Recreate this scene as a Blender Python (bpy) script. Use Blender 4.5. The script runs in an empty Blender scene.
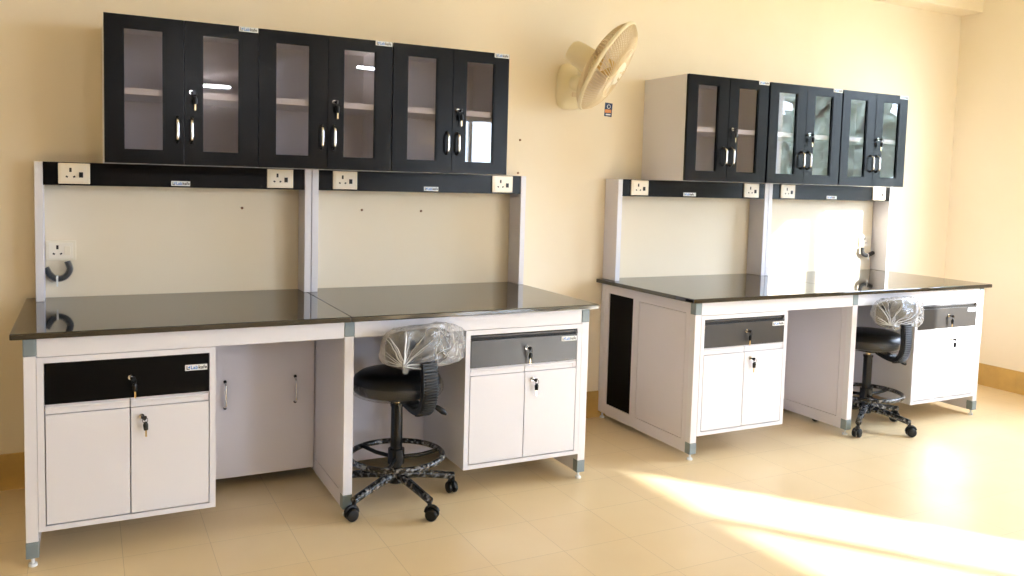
import bpy, bmesh, math, random
from mathutils import Vector, Matrix
random.seed(7)
C = bpy.context.scene.collection
PI = math.pi

# ------------------------------------------------------------------ materials
def mat(name, col, rough=.5, metal=0., ior=1.5, coat=0., bump=None, noise=None, spec=None):
    m = bpy.data.materials.new(name); m.use_nodes = True
    nt = m.node_tree; b = nt.nodes['Principled BSDF']
    b.inputs['Base Color'].default_value = (*col, 1); b.inputs['Roughness'].default_value = rough
    b.inputs['Metallic'].default_value = metal; b.inputs['IOR'].default_value = ior
    b.inputs['Coat Weight'].default_value = coat; b.inputs['Coat Roughness'].default_value = .05
    if spec is not None: b.inputs['Specular IOR Level'].default_value = spec
    tc = nt.nodes.new('ShaderNodeTexCoord')
    if noise:
        scale, col2, lo, hi = noise
        n = nt.nodes.new('ShaderNodeTexNoise'); n.inputs['Scale'].default_value = scale; n.inputs['Detail'].default_value = 6
        nt.links.new(tc.outputs['Object'], n.inputs['Vector'])
        r = nt.nodes.new('ShaderNodeMapRange'); r.inputs['From Min'].default_value = lo; r.inputs['From Max'].default_value = hi
        nt.links.new(n.outputs['Fac'], r.inputs['Value'])
        mx = nt.nodes.new('ShaderNodeMix'); mx.data_type = 'RGBA'
        mx.inputs['A'].default_value = (*col, 1); mx.inputs['B'].default_value = (*col2, 1)
        nt.links.new(r.outputs['Result'], mx.inputs['Factor']); nt.links.new(mx.outputs['Result'], b.inputs['Base Color'])
    if bump:
        scale, strength = bump
        n = nt.nodes.new('ShaderNodeTexNoise'); n.inputs['Scale'].default_value = scale; n.inputs['Detail'].default_value = 4
        nt.links.new(tc.outputs['Object'], n.inputs['Vector'])
        bp = nt.nodes.new('ShaderNodeBump'); bp.inputs['Strength'].default_value = strength; bp.inputs['Distance'].default_value = .002
        nt.links.new(n.outputs['Fac'], bp.inputs['Height']); nt.links.new(bp.outputs['Normal'], b.inputs['Normal'])
    return m

def glass_mat(name, tint, refl=1.0, rough=.0, haze=0., hazecol=(.8, .8, .8)):
    m = bpy.data.materials.new(name); m.use_nodes = True
    nt = m.node_tree; nt.nodes.remove(nt.nodes['Principled BSDF']); out = nt.nodes['Material Output']
    t = nt.nodes.new('ShaderNodeBsdfTransparent'); t.inputs['Color'].default_value = (*tint, 1)
    g = nt.nodes.new('ShaderNodeBsdfGlossy'); g.inputs['Roughness'].default_value = rough
    fr = nt.nodes.new('ShaderNodeFresnel'); fr.inputs['IOR'].default_value = 1.5
    ge = nt.nodes.new('ShaderNodeNewGeometry'); mr = nt.nodes.new('ShaderNodeMapRange'); mr.inputs['To Min'].default_value = 1.5; mr.inputs['To Max'].default_value = 1 / 1.5
    nt.links.new(ge.outputs['Backfacing'], mr.inputs['Value']); nt.links.new(mr.outputs[0], fr.inputs['IOR'])   # same reflectance on both faces of a thin pane
    mu = nt.nodes.new('ShaderNodeMath'); mu.operation = 'MULTIPLY'; mu.inputs[1].default_value = refl; mu.use_clamp = True
    nt.links.new(fr.outputs[0], mu.inputs[0])
    src = t
    if haze:
        d = nt.nodes.new('ShaderNodeBsdfDiffuse'); d.inputs['Color'].default_value = (*hazecol, 1)
        m0 = nt.nodes.new('ShaderNodeMixShader'); m0.inputs[0].default_value = haze
        nt.links.new(t.outputs[0], m0.inputs[1]); nt.links.new(d.outputs[0], m0.inputs[2]); src = m0
    mx = nt.nodes.new('ShaderNodeMixShader')
    nt.links.new(mu.outputs[0], mx.inputs[0]); nt.links.new(src.outputs[0], mx.inputs[1]); nt.links.new(g.outputs[0], mx.inputs[2])
    nt.links.new(mx.outputs[0], out.inputs['Surface'])
    return m

M = {}
M['wall'] = mat('cream_wall_paint', (.85, .762, .605), .75, bump=(9, .25), noise=(1.3, (.83, .725, .545), .4, .75))
M['wall2'] = mat('mauve_wall_paint', (.40, .33, .31), .8)
M['ceil'] = mat('ceiling_paint', (.82, .76, .62), .8)
M['base'] = mat('ochre_skirting_tile', (.62, .40, .12), .4, noise=(6, (.5, .32, .1), .4, .7))
M['white'] = mat('white_powder_coat', (.735, .735, .79), .38, bump=(300, .03))
M['cab'] = mat('white_laminate', (.76, .745, .79), .45)
M['panel'] = mat('pale_panel', (.72, .70, .76), .42, bump=(200, .03))
M['black'] = mat('black_laminate', (.001, .0009, .0008), .27, ior=1.24, bump=(60, .05), noise=(7, (.004, .003, .0025), .45, .8))
M['blackp'] = mat('black_drawer_front', (.001, .001, .001), .36, ior=1.24)
M['sheenp'] = mat('black_drawer_front_painted_sheen', (.035, .033, .032), .36, noise=(9, (.05, .046, .045), .5, .8))  # black laminate like the first drawer's, its grazing sheen put into the colour
M['vent'] = mat('black_vent_panel', (.001, .001, .001), .6, ior=1.2)
M['granite'] = mat('black_granite', (.004, .0035, .003), .045, ior=1.78, noise=(180, (.02, .018, .015), .55, .75))
M['corner'] = mat('blue_grey_connector', (.22, .27, .29), .4)
M['chrome'] = mat('chrome', (.8, .79, .77), .16, 1.)
M['brass'] = mat('zinc_plated_steel', (.72, .58, .34), .25, 1.)
M['blackpl'] = mat('black_plastic', (.004, .004, .004), .38, ior=1.4)
M['blackmet'] = mat('black_painted_steel', (.004, .004, .004), .22, ior=1.4)
M['film'] = mat('black_steel_in_wrinkled_film', (.006, .006, .006), .22, bump=(70, .8), noise=(60, (.42, .42, .43), .48, .80))
M['leather'] = mat('black_vinyl', (.003, .003, .003), .34, ior=1.38, bump=(25, .3))
M['bag'] = glass_mat('clear_plastic_bag', (.95, .95, .96), 1.3, .10, .17, (.9, .9, .9))
M['pleat'] = glass_mat('gathered_plastic_folds', (.95, .95, .96), 1.5, .12, .6, (.92, .92, .92))
M['seatbag'] = glass_mat('clear_plastic_seat_film', (.97, .97, .97), .8, .12, .015, (.9, .9, .9))
for k in ('bag', 'seatbag'):
    nt = M[k].node_tree
    m0 = [nd for nd in nt.nodes if nd.type == 'MIX_SHADER' and not nd.inputs[0].is_linked][0]
    t2 = nt.nodes.new('ShaderNodeTexCoord'); n2 = nt.nodes.new('ShaderNodeTexNoise'); n2.inputs['Scale'].default_value = 13; n2.inputs['Detail'].default_value = 4; n2.inputs['Distortion'].default_value = 2.2
    try: n2.noise_type = 'RIDGED_MULTIFRACTAL'
    except Exception: pass
    nt.links.new(t2.outputs['Object'], n2.inputs['Vector'])
    r2 = nt.nodes.new('ShaderNodeMapRange'); r2.inputs['From Min'].default_value = .42; r2.inputs['From Max'].default_value = .85
    r2.inputs['To Min'].default_value = .17 if k == 'bag' else .02; r2.inputs['To Max'].default_value = .85 if k == 'bag' else .2
    nt.links.new(n2.outputs['Fac'], r2.inputs['Value']); nt.links.new(r2.outputs[0], m0.inputs[0])
    tc = nt.nodes.new('ShaderNodeTexCoord'); n = nt.nodes.new('ShaderNodeTexNoise'); n.inputs['Scale'].default_value = 16; n.inputs['Detail'].default_value = 5
    n.inputs['Distortion'].default_value = 1.2
    nt.links.new(tc.outputs['Object'], n.inputs['Vector'])
    bp = nt.nodes.new('ShaderNodeBump'); bp.inputs['Strength'].default_value = 1.0; bp.inputs['Distance'].default_value = .02
    nt.links.new(n.outputs['Fac'], bp.inputs['Height'])
    for nd in nt.nodes:
        if nd.type in ('BSDF_GLOSSY', 'BSDF_DIFFUSE', 'FRESNEL'): nt.links.new(bp.outputs['Normal'], nd.inputs['Normal'])
M['glass'] = glass_mat('clear_cabinet_glass', (.88, .87, .88), 1.25, .0)
M['pane'] = glass_mat('window_glass', (.97, .98, .98), .8, .0)
M['socket'] = mat('cream_socket_plastic', (.84, .77, .62), .3)
M['socketin'] = mat('ivory_socket_plastic', (.86, .80, .68), .28)
M['dark'] = mat('dark_recess', (.01, .008, .006), .6)
M['conduit'] = mat('grey_corrugated_conduit', (.10, .10, .10), .4)
M['tie'] = mat('white_cable_tie', (.85, .85, .83), .4)
M['fan'] = mat('beige_fan_plastic', (.84, .75, .52), .35)
M['fanwire'] = mat('beige_fan_wire', (.74, .60, .38), .35)
M['fanblade'] = mat('pale_fan_blade', (.80, .66, .50), .3)
M['fangold'] = mat('gold_fan_trim', (.70, .47, .14), .3)
M['badge'] = mat('cream_badge', (.88, .80, .62), .35)
M['lblue'] = mat('label_blue', (.02, .22, .62), .5)
M['lblack'] = mat('label_black', (.01, .01, .01), .5)
M['lwhite'] = mat('label_white', (.82, .84, .85), .4)
M['orange'] = mat('label_orange', (.75, .30, .10), .5)
M['navy'] = mat('sticker_navy', (.02, .05, .13), .5)
M['rust'] = mat('rusty_screw', (.22, .10, .04), .6)
M['frame'] = mat('window_frame_paint', (.7, .68, .62), .4)
M['curtain'] = mat('yellow_curtain', (.75, .6, .3), .8)
M['leaf'] = mat('tree_foliage', (.16, .20, .13), .7, noise=(7, (.36, .40, .33), .42, .62))
M['bark'] = mat('tree_bark', (.12, .08, .05), .9)
M['earth'] = mat('outside_ground', (.35, .33, .25), .9)

def emit(name, col, s):
    m = bpy.data.materials.new(name); m.use_nodes = True; b = m.node_tree.nodes['Principled BSDF']
    b.inputs['Base Color'].default_value = (.9, .9, .9, 1); b.inputs['Emission Color'].default_value = (*col, 1); b.inputs['Emission Strength'].default_value = s
    return m
M['tube'] = emit('lit_fluorescent_tube', (.86, .92, 1.0), 95)

# floor: beige vinyl tiles with thin joints
def floor_mat():
    m = mat('beige_floor_tiles', (.63, .49, .27), .30)
    nt = m.node_tree; b = nt.nodes['Principled BSDF']
    tc = nt.nodes.new('ShaderNodeTexCoord'); mp = nt.nodes.new('ShaderNodeMapping'); mp.inputs['Location'].default_value = (-1.12, .915, 0)
    br = nt.nodes.new('ShaderNodeTexBrick'); br.offset = 0; br.squash = 1
    br.inputs['Scale'].default_value = 1; br.inputs['Brick Width'].default_value = .305; br.inputs['Row Height'].default_value = .305
    br.inputs['Mortar Size'].default_value = .0011; br.inputs['Mortar Smooth'].default_value = .2; br.inputs['Bias'].default_value = 0
    br.inputs['Color1'].default_value = (.80, .64, .40, 1); br.inputs['Color2'].default_value = (.79, .625, .385, 1); br.inputs['Mortar'].default_value = (.55, .43, .26, 1)
    nt.links.new(tc.outputs['Object'], mp.inputs['Vector']); nt.links.new(mp.outputs[0], br.inputs['Vector'])
    n = nt.nodes.new('ShaderNodeTexNoise'); n.inputs['Scale'].default_value = 2.2; n.inputs['Detail'].default_value = 7
    nt.links.new(tc.outputs['Object'], n.inputs['Vector'])
    r = nt.nodes.new('ShaderNodeMapRange'); r.inputs['From Min'].default_value = .35; r.inputs['From Max'].default_value = .75; r.inputs['To Min'].default_value = 0; r.inputs['To Max'].default_value = .35
    nt.links.new(n.outputs['Fac'], r.inputs['Value'])
    mx = nt.nodes.new('ShaderNodeMix'); mx.data_type = 'RGBA'; mx.inputs['B'].default_value = (.68, .50, .27, 1)
    nt.links.new(r.outputs[0], mx.inputs['Factor']); nt.links.new(br.outputs['Color'], mx.inputs['A']); nt.links.new(mx.outputs['Result'], b.inputs['Base Color'])
    r2 = nt.nodes.new('ShaderNodeMapRange'); r2.inputs['To Min'].default_value = .22; r2.inputs['To Max'].default_value = .42
    nt.links.new(n.outputs['Fac'], r2.inputs['Value']); nt.links.new(r2.outputs[0], b.inputs['Roughness'])
    return m
M['floor'] = floor_mat()

# ------------------------------------------------------------------ mesh builder
class MB:
    def __init__(s): s.bm = bmesh.new()
    def box(s, x0, x1, y0, y1, z0, z1, bev=0., mtx=None):
        r = bmesh.ops.create_cube(s.bm, size=1)
        for v in r['verts']:
            v.co = Vector((x0 + (v.co.x + .5) * (x1 - x0), y0 + (v.co.y + .5) * (y1 - y0), z0 + (v.co.z + .5) * (z1 - z0)))
            if mtx: v.co = mtx @ v.co
        if bev:
            es = list({e for v in r['verts'] for e in v.link_edges})
            bmesh.ops.bevel(s.bm, geom=es, offset=bev, segments=2, affect='EDGES', profile=.6)
        return s
    def cyl(s, p0, p1, r0, r1=None, n=20, caps=True):
        p0, p1 = Vector(p0), Vector(p1); r1 = r0 if r1 is None else r1
        return s.tube([p0, p1], [r0, r1], n, caps)
    def tube(s, pts, r, n=10, caps=True, closed=False, ell=None):
        pts = [Vector(p) for p in pts]; N = len(pts)
        rs = r if isinstance(r, (list, tuple)) else [r] * N
        rings = []; prev = None
        for i, p in enumerate(pts):
            if closed: t = pts[(i + 1) % N] - pts[i - 1]
            else: t = pts[min(i + 1, N - 1)] - pts[max(i - 1, 0)]
            t.normalize()
            if prev is None:
                a = Vector((0, 0, 1)) if abs(t.z) < .9 else Vector((1, 0, 0))
                u = t.cross(a).normalized()
            else:
                u = (prev - t * prev.dot(t)).normalized()
            prev = u; w = t.cross(u)
            e1, e2 = ell if ell else (1, 1)
            rings.append([s.bm.verts.new(p + (u * math.cos(2 * PI * k / n) * e1 + w * math.sin(2 * PI * k / n) * e2) * rs[i]) for k in range(n)])
        m = N if closed else N - 1
        for i in range(m):
            A, B = rings[i], rings[(i + 1) % N]
            for k in range(n): s.bm.faces.new((A[k], A[(k + 1) % n], B[(k + 1) % n], B[k]))
        if caps and not closed:
            s.bm.faces.new(rings[0][::-1]); s.bm.faces.new(rings[-1])
        return s
    def lathe(s, prof, n=32, mtx=None, axis=None):
        rings = []
        for r, z in prof:
            ring = []
            for k in range(n):
                a = 2 * PI * k / n; v = Vector((r * math.cos(a), r * math.sin(a), z))
                if mtx: v = mtx @ v
                ring.append(s.bm.verts.new(v))
            rings.append(ring)
        for A, B in zip(rings, rings[1:]):
            for k in range(n): s.bm.faces.new((A[k], A[(k + 1) % n], B[(k + 1) % n], B[k]))
        s.bm.faces.new(rings[0][::-1]); s.bm.faces.new(rings[-1])
        return s
    def grid(s, f, nu, nv, closeu=False):
        vs = [[s.bm.verts.new(f(i / (nu - (0 if closeu else 1)), j / (nv - 1))) for j in range(nv)] for i in range(nu)]
        for i in range(nu if closeu else nu - 1):
            for j in range(nv - 1):
                s.bm.faces.new((vs[i][j], vs[(i + 1) % nu][j], vs[(i + 1) % nu][j + 1], vs[i][j + 1]))
        return s
    def ring(s, x0, x1, z0, z1, a, b, y0, y1, bev=0.0, hole=None):
        """flat door frame in the x-z plane with a rectangular hole (x a..b, z hole)"""
        h0, h1 = hole
        vsf = {}
        def q(y):
            return [s.bm.verts.new((x, y, z)) for x, z in ((x0, z0), (x1, z0), (x1, z1), (x0, z1), (a, h0), (b, h0), (b, h1), (a, h1))]
        F, B = q(y0), q(y1)
        for V, fl in ((F, 0), (B, 1)):
            for i in range(4):
                f = (V[i], V[(i + 1) % 4], V[4 + (i + 1) % 4], V[4 + i])
                s.bm.faces.new(f if not fl else f[::-1])
        for o in (0, 4):
            for i in range(4):
                f = (F[o + i], B[o + i], B[o + (i + 1) % 4], F[o + (i + 1) % 4])
                s.bm.faces.new(f if not o else f[::-1])
        if bev:
            es = [e for e in s.bm.edges if e.verts[0] in F and e.verts[1] in F and len(e.link_faces) == 2 and any(abs(fc.normal.y) < .5 for fc in e.link_faces)]
            s.bm.normal_update()
            es = [e for e in s.bm.edges if e.verts[0] in F and e.verts[1] in F and any(abs(fc.normal.y) < .5 for fc in e.link_faces)]
            bmesh.ops.bevel(s.bm, geom=es, offset=bev, segments=2, affect='EDGES')
        return s
    def build(s, name, m, parent=None, smooth=False, loc=None):
        bmesh.ops.recalc_face_normals(s.bm, faces=s.bm.faces)
        me = bpy.data.meshes.new(name); s.bm.to_mesh(me); s.bm.free()
        if smooth:
            for p in me.polygons: p.use_smooth = True
        me.materials.append(M[m]) if isinstance(m, str) else me.materials.append(m)
        o = bpy.data.objects.new(name, me); C.objects.link(o)
        if parent: o.parent = parent
        if loc: o.location = loc
        if smooth:
            try: me.set_sharp_from_angle(angle=math.radians(40))
            except Exception: pass
        return o

def thing(name, label, cat, loc=(0, 0, 0), rz=0, group=None):
    o = bpy.data.objects.new(name, None); C.objects.link(o); o.empty_display_size = .1
    o.location = loc; o.rotation_euler = (0, 0, rz); o['label'] = label; o['category'] = cat
    if group: o['group'] = group
    return o
def tag(o, label, cat, group=None):
    o['label'] = label; o['category'] = cat
    if group: o['group'] = group
    return o
def struct(o): o['kind'] = 'structure'; return o
def dup(root, loc, rz=None, label=None, parent=None):
    r = root.copy(); C.objects.link(r)
    if parent: r.parent = parent
    if loc is not None: r.location = loc
    if rz is not None: r.rotation_euler = (0, 0, rz)
    if label: r['label'] = label
    for ch in root.children: dup(ch, None, parent=r)
    return r

def text_mesh(txt, size, m, name, parent, loc, bold=.0):
    cu = bpy.data.curves.new('tmp', 'FONT'); cu.body = txt; cu.size = size; cu.extrude = .0002; cu.offset = bold; cu.resolution_u = 2
    o = bpy.data.objects.new('tmp', cu); C.objects.link(o)
    dg = bpy.context.evaluated_depsgraph_get(); me = bpy.data.meshes.new_from_object(o.evaluated_get(dg))
    w = max((v.co.x for v in me.vertices), default=0)
    C.objects.unlink(o); bpy.data.objects.remove(o)
    me.transform(Matrix.Rotation(PI / 2, 4, 'X')); me.transform(Matrix.Translation(loc))
    me.materials.clear(); me.materials.append(M[m]); me.name = name
    ob = bpy.data.objects.new(name, me); C.objects.link(ob); ob.parent = parent
    return ob, w

def brand_label(parent, x0, z0, y, w=.078, h=.021):
    """white sticker, face at local y, lettering reads from -y"""
    l = MB().box(x0, x0 + w, y, y + .0015, z0, z0 + h).build('label', 'lwhite', parent)
    l['label'] = 'white printed sticker with blue and black lettering'
    yy = y - .0006
    mk = MB()
    a = h * .62; bx = x0 + .005; bz = z0 + h * .19
    mk.box(bx, bx + a * .2, yy, y, bz, bz + a).box(bx, bx + a * .8, yy, y, bz, bz + a * .22)
    mk.build('emblem', 'lblack', l)
    tb = MB(); V = [tb.bm.verts.new((bx + a * .3, yy, bz + a * .55)), tb.bm.verts.new((bx + a * .9, yy, bz + a)), tb.bm.verts.new((bx + a * .9, yy, bz + a * .3))]
    W = [tb.bm.verts.new((v.co.x, y, v.co.z)) for v in V]
    tb.bm.faces.new(V); tb.bm.faces.new(W[::-1])
    for i in range(3): tb.bm.faces.new((V[i], W[i], W[(i + 1) % 3], V[(i + 1) % 3]))
    tb.build('emblem', 'lblue', l)
    s = h * .86
    tx = bx + a * 1.05
    o, w1 = text_mesh('Lab', s, 'lblue', 'lettering', l, (tx, yy + .0003, z0 + h * .24), .0004)
    text_mesh('kafe', s, 'lblack', 'lettering', l, (tx + w1 + .0012, yy + .0003, z0 + h * .24), .0004)
    return l

def bow_handle(parent, x, z0, z1, y, m='chrome', out=.028, name='handle', deep=True):
    pts = []
    n = 14
    for i in range(n + 1):
        t = i / n; zz = z0 + (z1 - z0) * t
        k = min(1, math.sin(PI * t) * 2.2)
        pts.append((x, y - out * k, zz))
    h = MB().tube(pts, .0058, 12).build(name, m, parent, True)
    h['label'] = 'curved chrome pull handle'
    for zz, dz in ((z0, 1), (z1, -1)):
        e = MB().cyl((x, y + .001, zz), (x, y - .006, zz), .0075, .0065, 12)
        e.tube([(x, y - .004, zz), (x, y - out * .55, zz + dz * (z1 - z0) * .09)], [.0066, .0052], 10)
        if deep: e.build('handle_foot', 'blackpl', h, True)
        else: e.bm.free()
    return h

def lock(parent, x, z, y, keys=1, hang=.0, side=1):
    l = MB().cyl((x, y + .003, z), (x, y - .006, z), .0105, .0095, 20).cyl((x, y - .005, z), (x, y - .0075, z), .0055, .005, 14).build('lock', 'chrome', parent, True)
    if keys:
        k = MB()
        k.box(x - .0015, x + .0015, y - .022, y - .007, z - .003, z + .003)          # blade in barrel
        k.tube([(x, y - .02, z), (x + side * .010, y - .030, z - .002)], [.0055, .0095], 10)
        k.build('key', 'blackpl', l, True)
        rg = MB().tube([(x + side * (.010 + .009 * math.cos(a)), y - .030, z - .010 + .011 * math.sin(a)) for a in [2 * PI * i / 14 for i in range(14)]], .0012, 6, closed=True).build('key_ring', 'blackpl', l, True)
        x2 = x + side * .012
        h = MB(); h.tube([(x2, y - .026, z - .018), (x2, y - .024, z - .028), (x2 + .001, y - .022, z - .048)], [.005, .0095, .008], 10)
        h.build('spare_key', 'blackpl', l, True)
        b = MB().box(x2 - .0015, x2 + .0045, y - .021, y - .019, z - .075, z - .046); b.build('key_blade', 'brass', l)
    return l

# ------------------------------------------------------------------ room shell
XL, XR, YF, ZC = -2.6, 6.6456, -8.0, 3.15
T = .2
def slab(name, *b, m='wall', bev=0):
    return struct(MB().box(*b, bev).build(name, m))
slab('floor', XL - T, XR + T, YF - T, T, -.12, 0, m='floor')
slab('ceiling', XL - T, XR + T, YF - T, T, ZC, ZC + .15, m='ceil')
slab('wall_back', XL - T, XR + T, 0, T, 0, ZC)
slab('wall_left', XL - T, XL, YF, 0, 0, ZC)
def wall_with_holes(name, axis, pos0, pos1, u0, u1, holes):
    """axis x: wall in y-z plane ; axis y: wall in x-z plane"""
    b = MB(); us = sorted({u0, u1, *[h[0] for h in holes], *[h[1] for h in holes]})
    for a, c in zip(us, us[1:]):
        hs = [h for h in holes if h[0] <= a + 1e-6 and h[1] >= c - 1e-6]
        segs = [(0, ZC)] if not hs else [(0, hs[0][2]), (hs[0][3], ZC)]
        for z0, z1 in segs:
            if axis == 'x': b.box(pos0, pos1, a, c, z0, z1)
            else: b.box(a, c, pos0, pos1, z0, z1)
    return struct(b.build(name, 'wall' if axis == 'x' else 'wall2'))
WR = [(-2.80, -1.00, 1.09, 2.58), (-6.9, -5.45, .5, 2.78)]  # second opening's sill lowered, out of view, to let in more light
WF = [(5.20, 6.45, .3, 2.35)]  # opening extended downward, below its mirrored part, for added fill light
wall_with_holes('wall_right', 'x', XR, XR + T, YF, 0, WR)
wall_with_holes('wall_front', 'y', YF - T, YF, XL, XR, WF)
n = 0
for (a, c, z0, z1), mull in zip(WR, ([-1.955], [-6.2])):
    n += 1
    w = thing('window_%d' % n, 'x', 'window', (XR, 0, 0)); del w['label']; del w['category']; struct(w)
    f = MB()
    for y0, y1 in ((a, a + .05), (c - .05, c)): f.box(.06, .12, y0, y1, z0, z1)
    for m_ in mull: f.box(.06, .12, m_ - .035, m_ + .035, z0, z1)
    f.box(.06, .12, a, c, z0, z0 + .05).box(.06, .12, a, c, z1 - .05, z1)
    fo = f.build('window_frame', 'frame', w); MB().box(.088, .092, a + .04, c - .04, z0 + .04, z1 - .04).build('pane', 'pane', fo)
    MB().box(-.03, .05, a - .03, c + .03, z0 - .03, z0, .004).build('window_sill', 'frame', w)
for (a, c, z0, z1) in WF:
    n += 1
    w = thing('window_%d' % n, 'x', 'window', (0, YF, 0)); del w['label']; del w['category']; struct(w)
    f = MB()
    for x0, x1 in ((a, a + .05), (c - .05, c), ((a + c) / 2 - .025, (a + c) / 2 + .025)): f.box(x0, x1, -.12, -.06, z0, z1)
    f.box(a, c, -.12, -.06, z0, z0 + .05).box(a, c, -.12, -.06, z1 - .05, z1)
    fo = f.build('window_frame', 'frame', w); MB().box(a + .04, c - .04, -.092, -.088, z0 + .04, z1 - .04).build('pane', 'pane', fo)
# concrete beam dropping below the ceiling along the back wall, skirting
slab('trim_1', XL, XR, -.1733, 0, 2.765, ZC)
slab('trim_2', XL, XR, -4.4, -4.15, 2.72, ZC)
struct(MB().box(XL, XR, -.013, 0, 0, .162, .002).build('baseboard_back', 'base'))
bb = MB()
for i in range(27): bb.box(XR - .013, XR, -.013 - .305 * (i + 1) + .0008, -.013 - .305 * i, 0, .162, .002)
struct(bb.build('baseboard_right', 'base'))

# ------------------------------------------------------------------ benches
D = .909; FY = -.881
BX = (.4666, 3.433)
def make_bench(k):
    side = ['left', 'right'][k]
    lab = ['white steel lab bench frame nearer the camera, under the left pair of black worktops',
           'white steel lab bench frame at the right with a black louvre panel on its side'][k]
    t = thing('lab_bench_frame', lab, 'lab bench', (BX[k], 0, 0))
    for (x0, x1) in ((.038, .078), (1.18, 1.22), (2.324, 2.364)):
        xc = (x0 + x1) / 2
        MB().box(x0, x1, FY, FY + .04, .093, .763, .003).build('leg', 'white', t)
        MB().box(x0, x1, -.045, -.006, .04, .826, .003).build('leg', 'white', t)
        for z0, z1 in ((.034, .093), (.763, .8265)):
            c = MB().box(x0 - .001, x1 + .001, FY - .0015, FY + .041, z0, z1, .004).build('corner_connector', 'corner', t)
            c['label'] = 'blue-grey plastic corner piece'
        for yy in (FY + .022, -.03):
            MB().cyl((xc, yy, 0), (xc, yy, .010), .015, .014, 16).cyl((xc, yy, .010), (xc, yy, .045), .006, None, 12).build('levelling_foot', 'lwhite', t, True)
        # side frame and infill with seam
        p0, p1 = x0 + .002, x1 - .002
        s = MB()
        s.box(p0, p1, FY + .04, -.805, .034, .8265).box(p0, p1, -.39, -.334, .036, .8265).box(p0, p1, -.09, -.045, .04, .8265)
        s.box(p0, p1, -.805, -.39, .765, .8265).box(p0, p1, -.805, -.39, .034, .098)
        s.box(p0, p1, -.334, -.09, .772, .8265).box(p0, p1, -.334, -.09, .034, .1)
        so = s.build('side_panel', 'panel', t)
        MB().box(p0 + .001, p1 - .001, -.802, -.393, .101, .762).build('infill_panel', 'panel', so)
        v = MB(); 
        v.box(p0 + .006, p1 - .006, -.333, -.091, .101, .771)
        vo = v.build('louvre_panel', 'vent', so); vo['label'] = 'black louvre panel'
    for a, b in ((.0795, 1.1785), (1.2215, 2.3225)):
        MB().box(a, b, FY + .001, FY + .035, .758, .8265, .002).build('front_rail', 'white', t)
        MB().box(a, b, -.04, -.008, .70, .8265, .002).build('rear_rail', 'white', t)
        sp = MB().box(a, b, -.384, -.368, .057, .8265, .001).build('service_panel', 'panel', t)
        off = a - .0795
        for hx in (.781 + off, 1.09 + off): bow_handle(sp, hx, .378, .497, -.384)
    return t
bench = make_bench(0); bench2 = make_bench(1)
# worktops
wl = [['black worktop slab above the base cabinet with the pure black drawer, leftmost slab',
       'black polished worktop slab above the near swivel chair, left bench'],
      ['black worktop slab on the left half of the far bench, above the louvred side',
       'black polished worktop slab above the far swivel chair, in the corner of the room']]
for k in (0, 1):
    for j, (a, b) in enumerate(((0, 1.1998), (1.2012, 2.402))):
        w = MB().box(a, b, -D, -.0015, .828, .85, .004).build('worktop', 'granite', loc=(BX[k], 0, 0))
        tag(w, wl[k][j], 'worktop', 'black worktop slabs on the two benches')

# ------------------------------------------------------------------ pedestals
def make_pedestal(x, label, black=False, dkey=1, side=1, label_dx=0):
    W, Z0, Z1 = .598, .127, .7565
    t = thing('base_cabinet', label, 'cabinet', (x, FY, Z0), group='base cabinets hung under the benches')
    H = Z1 - Z0
    c = MB(); bt = .022
    c.box(0, .018, .0202, .49, 0, H).box(W - .018, W, .0202, .49, 0, H).box(.018, W - .018, .0202, .49, 0, .018).box(.018, W - .018, .0202, .49, H - .018, H).box(.018, W - .018, .475, .49, .018, H - .018)
    c.build('carcass', 'white', t)
    fr = MB().ring(0, W, 0, H, bt, W - bt, -.0008, .02, hole=(bt - .003, H - .021)).build('face_frame', 'white', t)
    MB().box(bt, W - bt, .004, .02, .455, .4585).build('divider_rail', 'white', t)
    # drawer
    zt = .583
    if black:
        d = MB().box(bt + .002, W - bt - .002, -.001, .018, .4595, H - .023, .0015).build('drawer', 'blackp', t)
    else:
        d = MB().box(bt + .002, W - bt - .002, -.001, .018, .4595, zt, .0015).build('drawer', 'sheenp', t)
        MB().tube([(bt + .002, .012, .598), (W - bt - .002, .012, .598)], .0075, 12).box(bt + .002, W - bt - .018, .012, .018, .592, H - .022).build('handle_profile', 'sheenp', d, True)
        MB().box(W - bt - .018, W - bt - .001, .003, .018, .592, H - .022).build('end_cap', 'blackpl', d)
        MB().box(bt + .002, W - bt - .002, .010, .018, .5845, .5915).build('finger_gap', 'dark', d)
    d['label'] = 'black drawer front' if black else 'black drawer front with grey sheen in its colour'
    lock(d, W / 2 + .002, .537, -.001, dkey, side=side)
    brand_label(t, W - .11 + label_dx, (.545 if black else .553), -.0028, .083 if not black else .079, .022)
    for i, (a, b) in enumerate(((bt + .0035, W / 2 - .002), (W / 2 + .002, W - bt - .0035))):
        dr = MB().box(a, b, -.001, .018, bt + .0015, .4215, .001).build('door', 'white', t)
        hp = MB().box(a, b - (.016 if i else 0), .004, .018, .424, .4535).tube([(a, .006, .447), (b - (.016 if i else 0), .006, .447)], .0062, 12).build('handle_profile', 'white', dr, True)
        hp['label'] = 'pale rounded finger pull along the door top'
        if i:
            MB().box(b - .016, b, .001, .018, .426, .4525).build('end_cap', 'panel', dr)
            lock(dr, a + .036, .388, -.001, 1, side=side if not black else 1)
    return t
make_pedestal(BX[0] + .0785, 'white two-door base cabinet with a pure black drawer, nearest the camera at the left', True)
make_pedestal(BX[0] + 1.7255, 'white two-door base cabinet with a black drawer greyed by painted sheen, right of the near swivel chair')
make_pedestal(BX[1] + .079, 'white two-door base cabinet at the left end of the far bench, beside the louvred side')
make_pedestal(BX[1] + 1.7255, 'white two-door base cabinet right of the far swivel chair, in direct sunlight')

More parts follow.
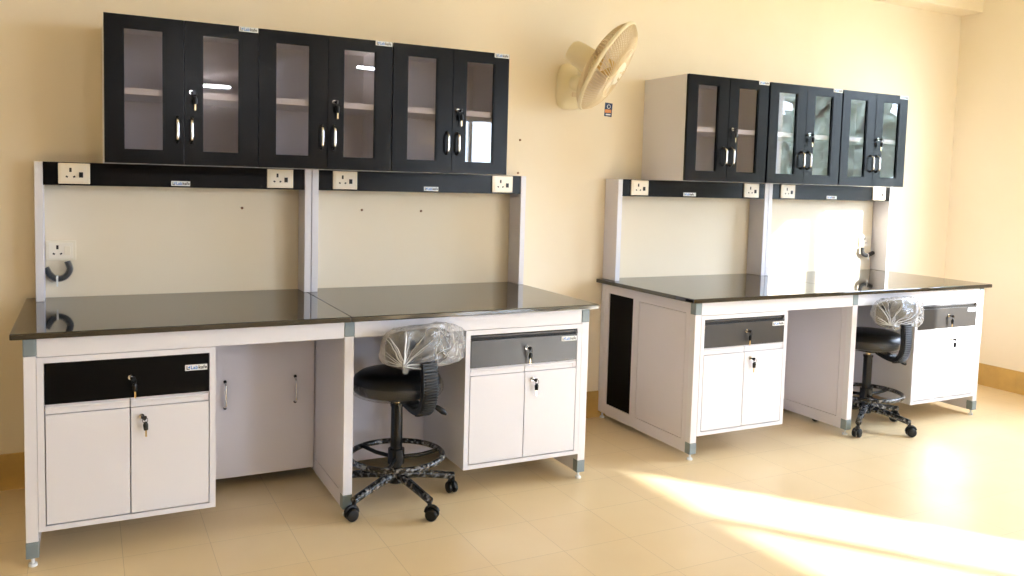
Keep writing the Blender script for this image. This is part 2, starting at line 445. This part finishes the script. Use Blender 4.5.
# ------------------------------------------------------------------ service racks with sockets
def socket_unit(parent, x0, z0, y, w=.122, h=.089, name='power_socket', switched=True, root=None):
    if root is None:
        p = MB().box(x0, x0 + w, y - .011, y, z0, z0 + h, .003).build(name, 'socket', parent)
    else:
        p = MB().box(x0, x0 + w, y - .011, y, z0, z0 + h, .003).build('plate', 'socket', parent)
    MB().box(x0 + .012, x0 + w - .012, y - .0135, y - .011, z0 + .009, z0 + h - .009, .001).build('cover_plate', 'socketin', p)
    yy = y - .0142
    cx = x0 + w * .385; cz = z0 + h * .5
    hl = MB().box(cx - .0045, cx + .0045, yy, yy + .001, cz + .006, cz + .024)
    for s in (-1, 1):
        hl.box(-.0045, .0045, yy, yy + .001, -.0035, .0035, mtx=Matrix.Translation((cx + s * .014, 0, cz - .014)) @ Matrix.Rotation(-s * .5, 4, 'Y'))
    hl.build('pin_holes', 'dark', p)
    sx = x0 + w * .715
    if switched:
        MB().box(sx - .008, sx + .008, yy - .003, yy + .001, cz - .017, cz + .006, .001).build('switch', 'blackpl', p)
        MB().box(sx - .009, sx + .009, yy - .0005, yy + .001, cz + .018, cz + .021).build('indicator_line', 'socket', p)
    else:
        MB().box(sx - .012, sx + .012, yy - .003, yy + .001, cz - .020, cz + .02, .0015).build('switch', 'socket', p)
    return p
def make_rack(x0, posts, panel, socks, lx, label, lw=.08):
    t = thing('service_rack', label, 'service rack', (x0, 0, .85), group='service racks standing on the worktops')
    for a, b in posts:
        MB().box(a, b, -.136, -.0015, 0.0005, .6, .002).build('post', 'panel', t)
        MB().box(a + .001, b - .001, -.1375, -.135, .0008, .599, .0008).build('post_trim', 'white', t)
    r = MB().box(panel[0], panel[1], -.134, -.0015, .501, .6, .001).build('raceway', 'black', t)
    r['label'] = 'black raceway panel'
    for s in socks: socket_unit(t, s, .508, -.134)
    brand_label(t, lx, .508, -.1358, lw, .022)
    return t
P1 = [(.043, .075), (1.184, 1.2165)]; P2 = [(1.219, 1.2515), (2.368, 2.399)]
rl = [['service rack at the far left of the near bench, framing the looped grey conduit',
       'service rack with black raceway on the near bench, behind the near swivel chair'],
      ['service rack with black raceway at the left of the far bench, right of the fan',
       'service rack with black raceway over the sunlit wall in the corner of the room']]
for k in (0, 1):
    make_rack(BX[k], P1, (.0755, 1.1835), (.1325, 1.004), .582 if k == 0 else .525, rl[k][0], .08 if k == 0 else .095)
    make_rack(BX[k], P2, (1.252, 2.3675), (1.32, 2.19), 1.80 if k == 0 else 1.745, rl[k][1], .08 if k == 0 else .095)

# ------------------------------------------------------------------ wall cabinets
def make_wall_cabinet(x, label, W=.607):
    Z0, Hh = 1.451, .602; d = .4015
    t = thing('wall_cabinet', label, 'cabinet', (x, 0, Z0), group='black glass-door wall cabinets')
    c = MB()
    c.box(0, .018, -d, -.0015, 0, Hh).box(W - .018, W, -d, -.0015, 0, Hh).box(.018, W - .018, -d, -.0015, 0, .018).box(.018, W - .018, -d, -.0015, Hh - .018, Hh).box(.018, W - .018, -.02, -.0015, .018, Hh - .018)
    c.build('carcass', 'cab', t)
    MB().box(.0185, W - .0185, -d + .006, -.0205, .284, .311, .001).build('shelf', 'cab', t)
    hw = W / 2
    for i in (0, 1):
        a, b = (0.0005, hw - .001) if i == 0 else (hw + .001, W - .0005)
        g0, g1 = (a + .07, b - .078) if i == 0 else (a + .07, b - .078)
        dr = MB().ring(a, b, .0008, Hh, g0, g1, -d - .0185, -d - .0005, .0012, hole=(.055, .552)).build('door', 'black', t)
        lip = MB().ring(g0 + .0003, g1 - .0003, .0553, .5517, g0 + .0045, g1 - .0045, -d - .015, -d - .002, hole=(.0595, .5475)).build('glazing_bead', 'black', dr)
        MB().box(g0 + .001, g1 - .001, -d - .009, -d - .005, .056, .551).build('glass_pane', 'glass', dr)
        hx = (b - .027) if i == 0 else (a + .027)
        bow_handle(dr, hx, .094, .198, -d - .0185)
        if i: lock(dr, hx - .0, .306, -d - .0185, 1, side=-1 if False else 1)
    brand_label(t, W - .083, Hh - .0215, -d - .0203, .08, .021)
    return t
cl = ['black wall cabinet with two glass doors, leftmost and nearest the camera',
      'black wall cabinet in the middle of the left row of three, with two glass doors',
      'black wall cabinet at the right end of the left row, nearest the fan',
      'dark brown wall cabinet with a bare white side, right of the fan',
      'dark wall cabinet in the middle of the right row, reflecting trees in both glass doors',
      'dark wall cabinet at the far right end of the right row, nearest the room corner']
for x, l in zip((.7729, 1.3815, 1.994), cl[:3]): make_wall_cabinet(x, l)
for x, l in zip((3.7352, 4.3515, 4.965), cl[3:]): make_wall_cabinet(x, l, .605)

# ------------------------------------------------------------------ sockets and conduits on the wall
def wall_socket(x, label):
    t = thing('wall_socket', label, 'socket', (x, 0, 1.015), group='cream wall sockets above the worktops')
    socket_unit(t, 0, 0, -.0005, .119, .088, switched=False, root=1)
    return t
wall_socket(.5435, 'cream wall socket at the far left, above the looped grey conduit and beside the post')
wall_socket(5.671, 'cream wall socket in the sunlight beside the last post on the right')
def conduit(pts, label, tie):
    t = thing('flexible_conduit', label, 'conduit', pts[0])
    o = Vector(pts[0]); P = [Vector(p) - o for p in pts]
    # Catmull-Rom
    S = []
    Q = [P[0] * 2 - P[1]] + P + [P[-1] * 2 - P[-2]]
    for i in range(1, len(Q) - 2):
        for j in range(12):
            u = j / 12; a, b, c, d = Q[i - 1:i + 3]
            S.append(.5 * ((2 * b) + (c - a) * u + (2 * a - 5 * b + 4 * c - d) * u * u + (-a + 3 * b - 3 * c + d) * u ** 3))
    S.append(P[-1])
    # corrugation
    R = []; Z = []
    L = 0; pr = S[0]
    fine = []
    for a, b in zip(S, S[1:]):
        for j in range(3): fine.append(a.lerp(b, j / 3))
    fine.append(S[-1])
    rs = [.0125 + .0018 * (1 if (i // 2) % 2 else -1) for i in range(len(fine))]
    MB().tube(fine, rs, 14).build('hose', 'conduit', t, True)
    p = Vector(tie) - o
    MB().tube([p + Vector((-.004, 0, 0)), p + Vector((.004, 0, 0))], .0162, 14).box(p.x - .003, p.x + .003, p.y - .016, p.y - .012, p.z - .032, p.z - .01).build('cable_tie', 'tie', t, True)
conduit([(.628, -.022, 1.012), (.638, -.024, .975), (.618, -.026, .943), (.585, -.026, .934), (.560, -.025, .955), (.5435, -.024, .985)], 'grey corrugated conduit looped below the left wall socket with a white tie', (.588, -.026, .934))
conduit([(5.688, -.022, 1.012), (5.684, -.024, .985), (5.700, -.026, .963), (5.735, -.026, .955), (5.765, -.026, .962), (5.7975, -.026, .974)], 'short grey conduit curling from the right wall socket into the post', (5.735, -.026, .955))

for x, z, l in ((1.379, 1.255, 'small rusty screw in the wall inside the far left rack, below its socket'), (1.978, 1.251, 'small rusty screw in the wall behind the near chair bay, left of its pair'),
                (2.304, 1.248, 'small rusty screw in the wall behind the near chair bay, right of its pair'), (2.891, 1.654, 'dark wall plug right of the left cabinet row, upper one'),
                (2.884, 1.468, 'dark wall plug right of the left cabinet row, lower one beside the post top')):
    s = MB().cyl((0, .001, 0), (0, -.006, 0), .007, .005, 12).cyl((0, -.005, 0), (0, -.011, 0), .0025, .0025, 8).build('wall_screw', 'rust', None, True, (x, 0, z))
    tag(s, l, 'screw', 'small screws left in the back wall')
# sticker below the fan
st = thing('wall_sticker', 'small navy sticker with white ring and orange band on the wall below the fan', 'sticker', (3.449, 0, 1.822))
MB().box(0, .052, -.002, -.0005, 0, .08, 0, Matrix.Rotation(.06, 4, 'Y')).build('backing', 'navy', st)
MB().tube([(.030 + .011 * math.cos(a), -.0028, .057 + .011 * math.sin(a)) for a in [2 * PI * i / 16 for i in range(16)]], .0018, 6, closed=True).build('ring_mark', 'lwhite', st, True)
MB().box(.004, .048, -.003, -.0018, .020, .040).build('orange_band', 'orange', st)
MB().box(.010, .044, -.003, -.0018, .006, .014).build('white_band', 'lwhite', st)

# ------------------------------------------------------------------ wall fan
def make_fan():
    t = thing('wall_fan', 'beige oscillating wall fan turned to the right between the two cabinet rows', 'fan', (3.200, 0, 1.975), group='beige wall fans')
    # mount
    def mp(u, v):
        a = 2 * PI * u; 
        k = [(1.0, 0), (1.0, .018), (.93, .034), (.72, .048), (.4, .056), (0.001, .058)][min(5, int(v * 5 + .5))]
        sx = .086 * k[0] * (1 - .12 * math.sin(a)); 
        ca, sa = math.cos(a), math.sin(a); e = .62
        x = sx * math.copysign(abs(ca) ** e, ca); z = .132 * k[0] * math.copysign(abs(sa) ** e, sa)
        return Vector((x, -k[1] - .0008, z))
    MB().grid(mp, 40, 6, True).build('wall_mount', 'fan', t, True)
    cu = MB().box(-.012, .034, -.0625, -.05, -.062, -.036, .003).build('pull_switch', 'fanwire', t); cu['label'] = 'tan switch window on the mount'
    n = Vector((.630, -.575, -.521)).normalized()
    c = Vector((.010, -.38, .075))                      # disc centre, relative to mount
    mo = c - n * .175 + Vector((0, 0, -.03))
    # neck: from mount to motor underside
    MB().tube([(.012, -.05, .015), (.022, -.10, .022), (.012, -.15, .05), tuple(mo + n * .02 + Vector((.01, .01, -.055)))], [.045, .040, .036, .034], 18).build('neck', 'fan', t, True)
    kn = MB().cyl((.055, -.10, .02), (.078, -.112, .02), .022, .020, 20).build('tilt_knob', 'fan', t, True)
    MB().cyl((.077, -.111, .02), (.084, -.115, .02), .010, .009, 14).build('knob_screw', 'dark', kn, True)
    q = n.to_track_quat('Z', 'Y').to_matrix().to_4x4()
    def mt(p): return Matrix.Translation(p) @ q
    MB().lathe([(.03, -.088), (.050, -.083), (.062, -.065), (.067, -.03), (.067, .05), (.064, .07), (.05, .085), (.03, .095)], 36, mt(mo + n * .02)).build('motor_housing', 'fan', t, True)
    R = .262
    X = q @ Vector((1, 0, 0)); Y = q @ Vector((0, 1, 0))
    X, Y = Vector(X[:3]), Vector(Y[:3])
    def pt(r, a, h): return c + (X * math.cos(a) + Y * math.sin(a)) * r + n * h
    def guard(sign, name, depth, nw, mat_='fanwire', hub=.05):
        g = MB()
        for i in range(nw):
            a0 = 2 * PI * i / nw; pts = []
            for j in range(9):
                u = j / 8; r = hub + (R - hub) * u
                h = sign * (.006 + depth * (1 - u ** 4.5))
                a = a0 + (.45 * (1 - u) if sign > 0 else -.3 * (1 - u))
                pts.append(pt(r, a, h))
            g.tube(pts, .0026, 5)
        for r_, h_ in ((R * .55, sign * (.006 + depth * (1 - ((R * .55 - hub) / (R - hub)) ** 4.5))), (hub, sign * depth)):
            g.tube([pt(r_, 2 * PI * k / 48, h_) for k in range(48)], .003, 6, closed=True)
        return g.build(name, mat_, t, True)
    guard(-1, 'rear_grille', .064, 80)
    guard(1, 'front_grille', .064, 80)
    MB().tube([pt(R, 2 * PI * k / 72, 0) for k in range(72)], .0075, 10, closed=True, ell=(1, 1.5)).build('rim', 'fan', t, True)
    fm = mt(c + n * .072)
    b = MB().lathe([(.066, -.004), (.068, .002), (.062, .009), (.03, .012), (.001, .013)], 36, fm).build('badge', 'badge', t, True)
    em = MB()
    for k in range(3):
        a = 2.1 * k + .4; em.tube([c + n * .0865 + (X * math.cos(a + s * .5) + Y * math.sin(a + s * .5)) * (.016 + .02 * s) for s in (0, .5, 1)], [.002, .005, .002], 6)
    em.build('emblem', 'fanwire', b, True)
    MB().lathe([(.040, -.04), (.044, -.02), (.044, .02), (.036, .036), (.001, .044)], 28, mt(c)).build('hub', 'fangold', t, True)
    MB().cyl(c - n * .11, c, .012).build('shaft', 'dark', t, True)
    for k in range(3):
        a0 = 2 * PI * k / 3 + .5
        def bl(u, v):
            r = .042 + (.222 - .042) * u
            half = (.28 + .34 * math.sin(PI * min(1, u * .62 + .15))) * (1 if u < .9 else (1 - (u - .9) * 3))
            a = a0 + (v - .5) * 2 * half + .25 * u
            return pt(r, a, (v - .5) * .055 * (1 - .35 * u))
        bb_ = MB().grid(bl, 14, 10)
        r = bmesh.ops.solidify(bb_.bm, geom=bb_.bm.faces[:], thickness=.002)
        bb_.build('blade', 'fanblade', t, True)
    return t
fan = make_fan()
dup(fan, (5.05, YF, 2.05), PI, 'beige wall fan on the wall behind the camera, seen mirrored in cabinet glass')
dup(fan, (XR, -3.85, 2.15), -PI / 2, 'beige wall fan on the right wall beyond the frame, seen mirrored in cabinet glass')

# ------------------------------------------------------------------ chairs
def sup(v, e): return math.copysign(abs(v) ** e, v)
def make_chair(loc, label, rot, rz=0):
    rot -= rz
    t = thing('swivel_chair', label, 'chair', loc, rz, group='black drafting chairs with plastic-wrapped backrests')
    # star base, five arms wrapped in film
    base = MB()
    base.cyl((0, 0, .085), (0, 0, .15), .034, .030, 20)
    base.build('base_hub', 'blackmet', t, True)
    for k in range(5):
        a = rot + 2 * PI * k / 5; ca, sa = math.cos(a), math.sin(a)
        mtx = Matrix.Rotation(a, 4, 'Z')
        arm = MB()
        P = [(.025, .118), (.10, .112), (.19, .097), (.268, .083)]
        pts = [mtx @ Vector((r, 0, z)) for r, z in P]
        arm.tube(pts, [.022, .019, .017, .0165], 12)
        ao = arm.build('base_arm', 'film', t, True); ao['label'] = 'black base arm still wrapped in wrinkled film'
        cx, cy = .265 * ca, .265 * sa
        w = MB()
        cr = rot * 1.7 + k * 2.3 if k != 4 else -rz; ux, uy = math.cos(cr), math.sin(cr)
        w.cyl((cx, cy, .06), (cx, cy, .082), .009, None, 12)
        # fork / hood between twin wheels
        ox, oy = cx - uy * .012, cy + ux * .012
        hd = []
        for j in range(9):
            an = PI * (.12 + .85 * j / 8); hd.append((ox - uy * -.0 + math.cos(an) * -uy * .028, oy + math.cos(an) * ux * .028, .029 + math.sin(an) * .031))
        w.tube(hd, .009, 8)
        co = w.build('caster', 'blackpl', t, True)
        for s in (-1, 1):
            p0 = Vector((ox + ux * s * .006, oy + uy * s * .006, .0268)); p1 = Vector((ox + ux * s * .023, oy + uy * s * .023, .0268))
            ax = (p1 - p0).normalized(); q = ax.to_track_quat('Z', 'Y').to_matrix().to_4x4()
            MB().lathe([(.022, 0), (.0262, .002), (.0262, .012), (.022, .0165), (.008, .018)], 24, Matrix.Translation(p0) @ q).build('wheel', 'blackpl', co, True)
    MB().cyl((0, 0, .12), (0, 0, .432), .0265, .0255, 24).cyl((0, 0, .425), (0, 0, .437), .029, .029, 24).build('column_tube', 'blackmet', t, True)
    MB().cyl((0, 0, .432), (0, 0, .478), .0145, None, 18).build('gas_piston', 'brass', t, True)
    # foot ring with spokes
    zr = .205
    fr = MB().tube([(.204 * math.cos(2 * PI * k / 64), .204 * math.sin(2 * PI * k / 64), zr) for k in range(64)], .0125, 12, closed=True)
    fo = fr.build('foot_ring', 'film', t, True)
    sp = MB().cyl((0, 0, zr - .035), (0, 0, zr + .03), .036, .036, 24)
    for k in range(3):
        a = rot + .5 + 2 * PI * k / 3; ca, sa = math.cos(a), math.sin(a)
        sp.tube([(.03 * ca, .03 * sa, zr - .012), (.12 * ca, .12 * sa, zr - .012), (.200 * ca, .200 * sa, zr)], .009, 10)
    sp.build('ring_bracket', 'blackmet', fo, True)
    # mechanism plate, lever
    MB().box(-.09, .09, -.10, .09, .474, .486, .003).box(-.035, .035, -.05, .05, .455, .476, .004).build('seat_plate', 'blackmet', t)
    lv = MB().tube([(.03, -.03, .468), (.095, -.075, .452), (.135, -.10, .425)], .004, 8).build('lever', 'brass', t, True)
    MB().tube([(.128, -.096, .431), (.142, -.105, .419), (.165, -.118, .400), (.178, -.125, .388)], [.006, .012, .0135, .006], 12).build('lever_grip', 'blackpl', lv, True)
    # seat cushion
    s = MB(); s.lathe([(.03, .487), (.16, .487), (.182, .494), (.193, .508), (.194, .535), (.186, .560), (.165, .576), (.12, .586), (.05, .590), (.001, .591)], 48)
    so = s.build('seat', 'leather', t, True)
    # film gathered around the seat rim
    def sf(u, v):
        a = 2 * PI * u; w = math.sin(a * 17 + 2 * math.sin(a * 5)) * .5 + math.sin(a * 29 + 1) * .3
        prof = [(.10, .4855), (.150, .482), (.188, .483), (.200, .500), (.2005, .518), (.1995, .535), (.1975, .540)]
        i = v * (len(prof) - 1); i0 = min(int(i), len(prof) - 2); f = i - i0
        r = prof[i0][0] * (1 - f) + prof[i0 + 1][0] * f; z = prof[i0][1] * (1 - f) + prof[i0 + 1][1] * f
        amp = .0035 * (1 - v) + .0012
        return Vector(((r + amp * w) * math.cos(a), (r + amp * w) * math.sin(a), z + amp * w * .5 * (1 - v)))
    MB().grid(sf, 180, 14, True).build('plastic_wrap', 'seatbag', so, True)
    # J-shaped back bar with ribbed cover
    J = [(-.08, .470), (-.14, .452), (-.190, .445), (-.222, .458), (-.243, .495), (-.252, .545), (-.250, .60), (-.244, .66)]
    jp = [Vector((0, y, z)) for y, z in J]
    S = []
    Q = [jp[0] * 2 - jp[1]] + jp + [jp[-1] * 2 - jp[-2]]
    for i in range(1, len(Q) - 2):
        for j in range(6):
            u = j / 6; a, b, c, d = Q[i - 1:i + 3]
            S.append(.5 * ((2 * b) + (c - a) * u + (2 * a - 5 * b + 4 * c - d) * u * u + (-a + 3 * b - 3 * c + d) * u ** 3))
    S.append(jp[-1])
    jb = MB()
    wv = []
    for i, p in enumerate(S):
        tg = (S[min(i + 1, len(S) - 1)] - S[max(i - 1, 0)]).normalized(); nn = Vector((0, tg.z, -tg.y))
        wv.append((p, nn))
    def prof(i, hw, th):
        p, nn = wv[i]; return [p + Vector((sx * hw, 0, 0)) + nn * sy * th for sx, sy in ((-1, -1), (1, -1), (1, 1), (-1, 1))]
    rings = [[jb.bm.verts.new(v) for v in prof(i, .034, .011)] for i in range(len(wv))]
    for A, B in zip(rings, rings[1:]):
        for k in range(4): jb.bm.faces.new((A[k], A[(k + 1) % 4], B[(k + 1) % 4], B[k]))
    jb.bm.faces.new(rings[0][::-1]); jb.bm.faces.new(rings[-1])
    jo = jb.build('back_bar', 'blackpl', t)
    rb = MB()
    cum = 0
    NR = 26
    for k in range(NR):
        f = (8 + (len(wv) - 10) * k / (NR - 1)); i0 = min(int(f), len(wv) - 2); fr_ = f - i0
        p = wv[i0][0].lerp(wv[i0 + 1][0], fr_); nn = wv[i0][1].lerp(wv[i0 + 1][1], fr_).normalized()
        sgn = 1 if nn.y < 0 or (abs(nn.y) < .3 and nn.z < 0) else -1
        o = nn * sgn
        ring_pts = [p + Vector((x, 0, 0)) + o * h for x, h in ((-.030, .008), (-.026, .0165), (.028, .018), (.037, .012), (.037, -.004))]
        rb.tube(ring_pts, .0026, 6)
    rb.build('ribbed_cover', 'blackpl', jo, True)
    # backrest pad
    def pad(u, v, gx=.155, gy=.034, gz=.078, ex=.35):
        a = 2 * PI * u; b = PI * (v - .5)
        cb = sup(math.cos(b), .45)
        x = gx * sup(math.cos(a), ex + .15) * cb; z = gz * sup(math.sin(a), ex + .25) * cb; y = gy * sup(math.sin(b), .7)
        return x, y, z
    yc, zc = -.203, .720
    def pf(u, v):
        x, y, z = pad(u, v); return Vector((x - .012, yc + y + .9 * x * x, zc + z))
    pb = MB().grid(pf, 64, 25, True); bmesh.ops.remove_doubles(pb.bm, verts=pb.bm.verts[:], dist=.0006)
    po = pb.build('backrest', 'leather', t, True)
    # crumpled clear bag, gathered to a knot low on the rear left
    from mathutils import noise as NZ
    kx, kz = -.128, -.058
    seed = Vector((loc[0] * 3, loc[1] * 5, 1.7))
    def bf(u, v):
        x, y, z = pad(u, v, .208, .052, .091, .4)
        x += .022; z += .004
        if x > 0: x *= 1.06; y *= 1 - .35 * min(1, x / .2)
        # loose corner at the +x side
        if x > .10: z -= .012 * (x - .10) / .1; 
        d = math.hypot(x - kx, z - kz); an = math.atan2(z - kz, x - kx)
        back = max(0, -y / .052)
        fold = (1 - 2 * abs(math.sin(an * 7 + 1.5 * math.sin(an * 3 + seed.x)))) * .013 * math.exp(-((d - .10) / .11) ** 2)
        crump = NZ.noise(Vector((x * 18, y * 18, z * 18)) + seed) * .020 + (.3 - abs(NZ.noise(Vector((x * 34, y * 34, z * 34)) + seed))) * .022 * (.6 + 2.5 * max(0, x))
        k = math.exp(-(d / .032) ** 2) * back
        y2 = y * (1 + .0) - fold * back - k * .020 + crump * (1 if y > 0 else -1) * .8
        r = 1 + crump * 1.3
        x2 = x * r; z2 = z * r
        x2 += (kx - x) * .35 * k; z2 += (kz - z) * .35 * k
        return Vector((x2, yc + y2 + .9 * x * x, zc + z2))
    bg = MB().grid(bf, 200, 70, True)
    bmesh.ops.remove_doubles(bg.bm, verts=bg.bm.verts[:], dist=.0003)
    bo = bg.build('plastic_bag', 'bag', po, True); bo['label'] = 'crumpled clear plastic bag knotted over the backrest'
    bo.data.set_sharp_from_angle(angle=math.radians(75)) if hasattr(bo.data, 'set_sharp_from_angle') else None
    # gathered pleats running over the bag from the knot, and crumple ridges
    from mathutils import kdtree
    V = [v.co.copy() for v in bo.data.vertices if v.co.y < yc + .9 * v.co.x ** 2 + .004]
    kd = kdtree.KDTree(len(V))
    for i, v in enumerate(V): kd.insert((v.x, 0, v.z), i)
    kd.balance()
    def on(x, z):
        q, i, dd = kd.find((x, 0, z)); return V[i] + Vector((0, -.0016, 0)) if dd < .02 else None
    rnd = random.Random(int(loc[0] * 100)); pm = MB()
    def ridge(x0, z0, an, L, r, curl):
        P = []; x, z = x0, z0; st = L / 12
        for j in range(13):
            p = on(x, z)
            if p is None: break
            P.append(p); x += math.cos(an) * st; z += math.sin(an) * st; an += curl / 12 + rnd.uniform(-.06, .06)
        if len(P) > 4:
            P = [P[0]] + [(P[i - 1] + P[i] * 2 + P[i + 1]) / 4 for i in range(1, len(P) - 1)] + [P[-1]]
            pm.tube(P, [r * (1 - .75 * i / (len(P) - 1)) for i in range(len(P))], 7, ell=(1.5, .7))
    for j in range(17): ridge(kx, kz + zc, -.25 + j * .21 + rnd.uniform(-.08, .08), rnd.uniform(.10, .26), rnd.uniform(.0022, .0042), rnd.uniform(-.5, .5))
    for j in range(16): ridge(rnd.uniform(.04, .20), zc + rnd.uniform(-.07, .07), rnd.uniform(0, 6.28), rnd.uniform(.05, .13), rnd.uniform(.002, .0042), rnd.uniform(-1.5, 1.5))
    po2 = pm.build('bag_folds', 'pleat', po, True); po2['label'] = 'milky folds of the gathered plastic bag'; po2['kind'] = 'stuff'
    kt = MB().tube([Vector((kx, yc - .058, zc + kz + .006)), Vector((kx - .004, yc - .072, zc + kz - .004)), Vector((kx - .012, yc - .086, zc + kz - .012))], [.010, .005, .013], 9)
    kt.build('knot', 'bag', bo, True)
    return t
make_chair((1.911, -.785, 0), 'black swivel chair with plastic-bagged backrest at the near bench, nearer the camera', math.atan2(-.145, -.242), math.radians(12))
make_chair((4.893, -.775, 0), 'black swivel chair with plastic-bagged backrest at the far bench, partly in sunlight', math.atan2(-.15, -.235))

# ------------------------------------------------------------------ seen only as reflections: tube lights, curtain, trees outside
def tube_light(x0, x1, z, y, label, rz=0):
    t = thing('tube_light', label, 'lamp', ((x0 + x1) / 2, y, z), rz, group='tube lights on the walls around the camera')
    w = (x1 - x0) / 2
    MB().box(-w, w, .0008, .045, -.03, .03, .004).build('housing', 'lwhite', t)
    MB().cyl((-w + .02, .065, 0), (w - .02, .065, 0), .014, None, 14).build('tube', 'tube', t, True)
    e = MB()
    for s in (-1, 1): e.box(s * w - .012, s * w + .012, .04, .082, -.018, .018, .003)
    e.build('lamp_holder', 'blackpl', t)
tube_light(1.66, 2.38, 2.53, YF, 'lit fluorescent tube behind the camera, seen mirrored in the leftmost cabinet')
tube_light(4.02, 4.42, 2.93, YF, 'lit fluorescent tube high behind the camera, seen mirrored in the middle cabinet')
cu = MB().grid(lambda u, v: Vector((5.42 + .22 * u, YF + .06 + .018 * math.sin(u * 24), .85 + 1.6 * v)), 60, 4)
bmesh.ops.solidify(cu.bm, geom=cu.bm.faces[:], thickness=.003)
tag(cu.build('curtain', 'curtain', None, True), 'yellow curtain gathered in the middle of the window behind the camera', 'curtain')

g = struct(MB().box(-30, 60, -60, 40, -1.2, -1.0).build('ground', 'earth'))
from mathutils import noise as NZ
def tree(x, y, h, r, label):
    t = thing('tree', label, 'tree', (x, y, -1.0), group='trees outside the right windows')
    MB().tube([(0, 0, 0), (.1, .05, h * .35), (.05, 0, h * .6)], [.2, .15, .08], 10).build('trunk', 'bark', t, True)
    b = MB()
    for k in range(9):
        a = k * 2.4; rr = r * (.25 + .5 * random.random()); cc = Vector((math.cos(a) * r * .55, math.sin(a) * r * .55, h * (.45 + .5 * random.random())))
        res = bmesh.ops.create_icosphere(b.bm, subdivisions=4, radius=1)
        for v in res['verts']:
            d = v.co.normalized(); s = rr * (1 + .5 * NZ.noise(d * 3 + cc) + .35 * NZ.noise(d * 9 + cc))
            v.co = cc + d * s
    b.build('crown', 'leaf', t)
tree(20.5, -9.5, 6.2, 1.7, 'green tree outside, first beyond the right window, mirrored in the glass')
tree(21.5, -15.2, 6.4, 1.8, 'green tree outside, second beyond the right window, mirrored in the glass')
tree(25.5, -13.0, 8.0, 1.9, 'tallest green tree outside beyond the right window, mirrored in the glass')

# ------------------------------------------------------------------ light
W = bpy.data.worlds.new('sky'); bpy.context.scene.world = W; W.use_nodes = True
bg = W.node_tree.nodes['Background']; bg.inputs['Color'].default_value = (.68, .80, 1.0, 1); bg.inputs['Strength'].default_value = 7.8
sd = Vector((-.78, 1, -.58)).normalized()
sun = bpy.data.lights.new('sun', 'SUN'); sun.energy = 6.3; sun.angle = math.radians(.9); sun.color = (1, .96, .91)
so = bpy.data.objects.new('sun', sun); C.objects.link(so); so.rotation_euler = sd.to_track_quat('-Z', 'Y').to_euler(); so.location = (12, -8, 6)
def portal(loc, rot, sx, sy):
    l = bpy.data.lights.new('daylight_portal', 'AREA'); l.shape = 'RECTANGLE'; l.size = sx; l.size_y = sy; l.cycles.is_portal = True
    o = bpy.data.objects.new('daylight_portal', l); C.objects.link(o); o.location = loc; o.rotation_euler = rot
for a, c, z0, z1 in WR: portal((XR + .19, (a + c) / 2, (z0 + z1) / 2), Vector((-1, 0, 0)).to_track_quat('-Z', 'Y').to_euler(), c - a, z1 - z0)
for a, c, z0, z1 in WF: portal(((a + c) / 2, YF - .19, (z0 + z1) / 2), Vector((0, 1, 0)).to_track_quat('-Z', 'Y').to_euler(), c - a, z1 - z0)

# ------------------------------------------------------------------ camera
F = 830.7172; yaw = .4733; pitch = -.0727; roll = .0272
fwd = Vector((math.sin(yaw) * math.cos(pitch), math.cos(yaw) * math.cos(pitch), math.sin(pitch)))
right = Vector((math.cos(yaw), -math.sin(yaw), 0)); up = right.cross(fwd)
cr, sr = math.cos(roll), math.sin(roll)
r2 = right * cr + up * sr; u2 = -right * sr + up * cr
cam = bpy.data.cameras.new('camera'); co = bpy.data.objects.new('camera', cam); C.objects.link(co)
mw = Matrix((r2, u2, -fwd)).transposed().to_4x4(); mw.translation = Vector((.7103, -4.1931, 1.4199)); co.matrix_world = mw
cam.sensor_width = 36; cam.lens = F * 36 / 1024; cam.shift_y = -46.1346 / 1024; cam.clip_start = .05; cam.clip_end = 200
sc = bpy.context.scene; sc.camera = co
sc.view_settings.view_transform = 'Standard'; sc.view_settings.look = 'None'; sc.view_settings.gamma = 1; sc.view_settings.use_curve_mapping = False
sc.view_settings.exposure = 2.04
cy = sc.cycles
cy.use_denoising = True; cy.max_bounces = 10; cy.diffuse_bounces = 6; cy.glossy_bounces = 5; cy.transparent_max_bounces = 24; cy.transmission_bounces = 4
cy.sample_clamp_indirect = 12; cy.caustics_reflective = False; cy.caustics_refractive = False
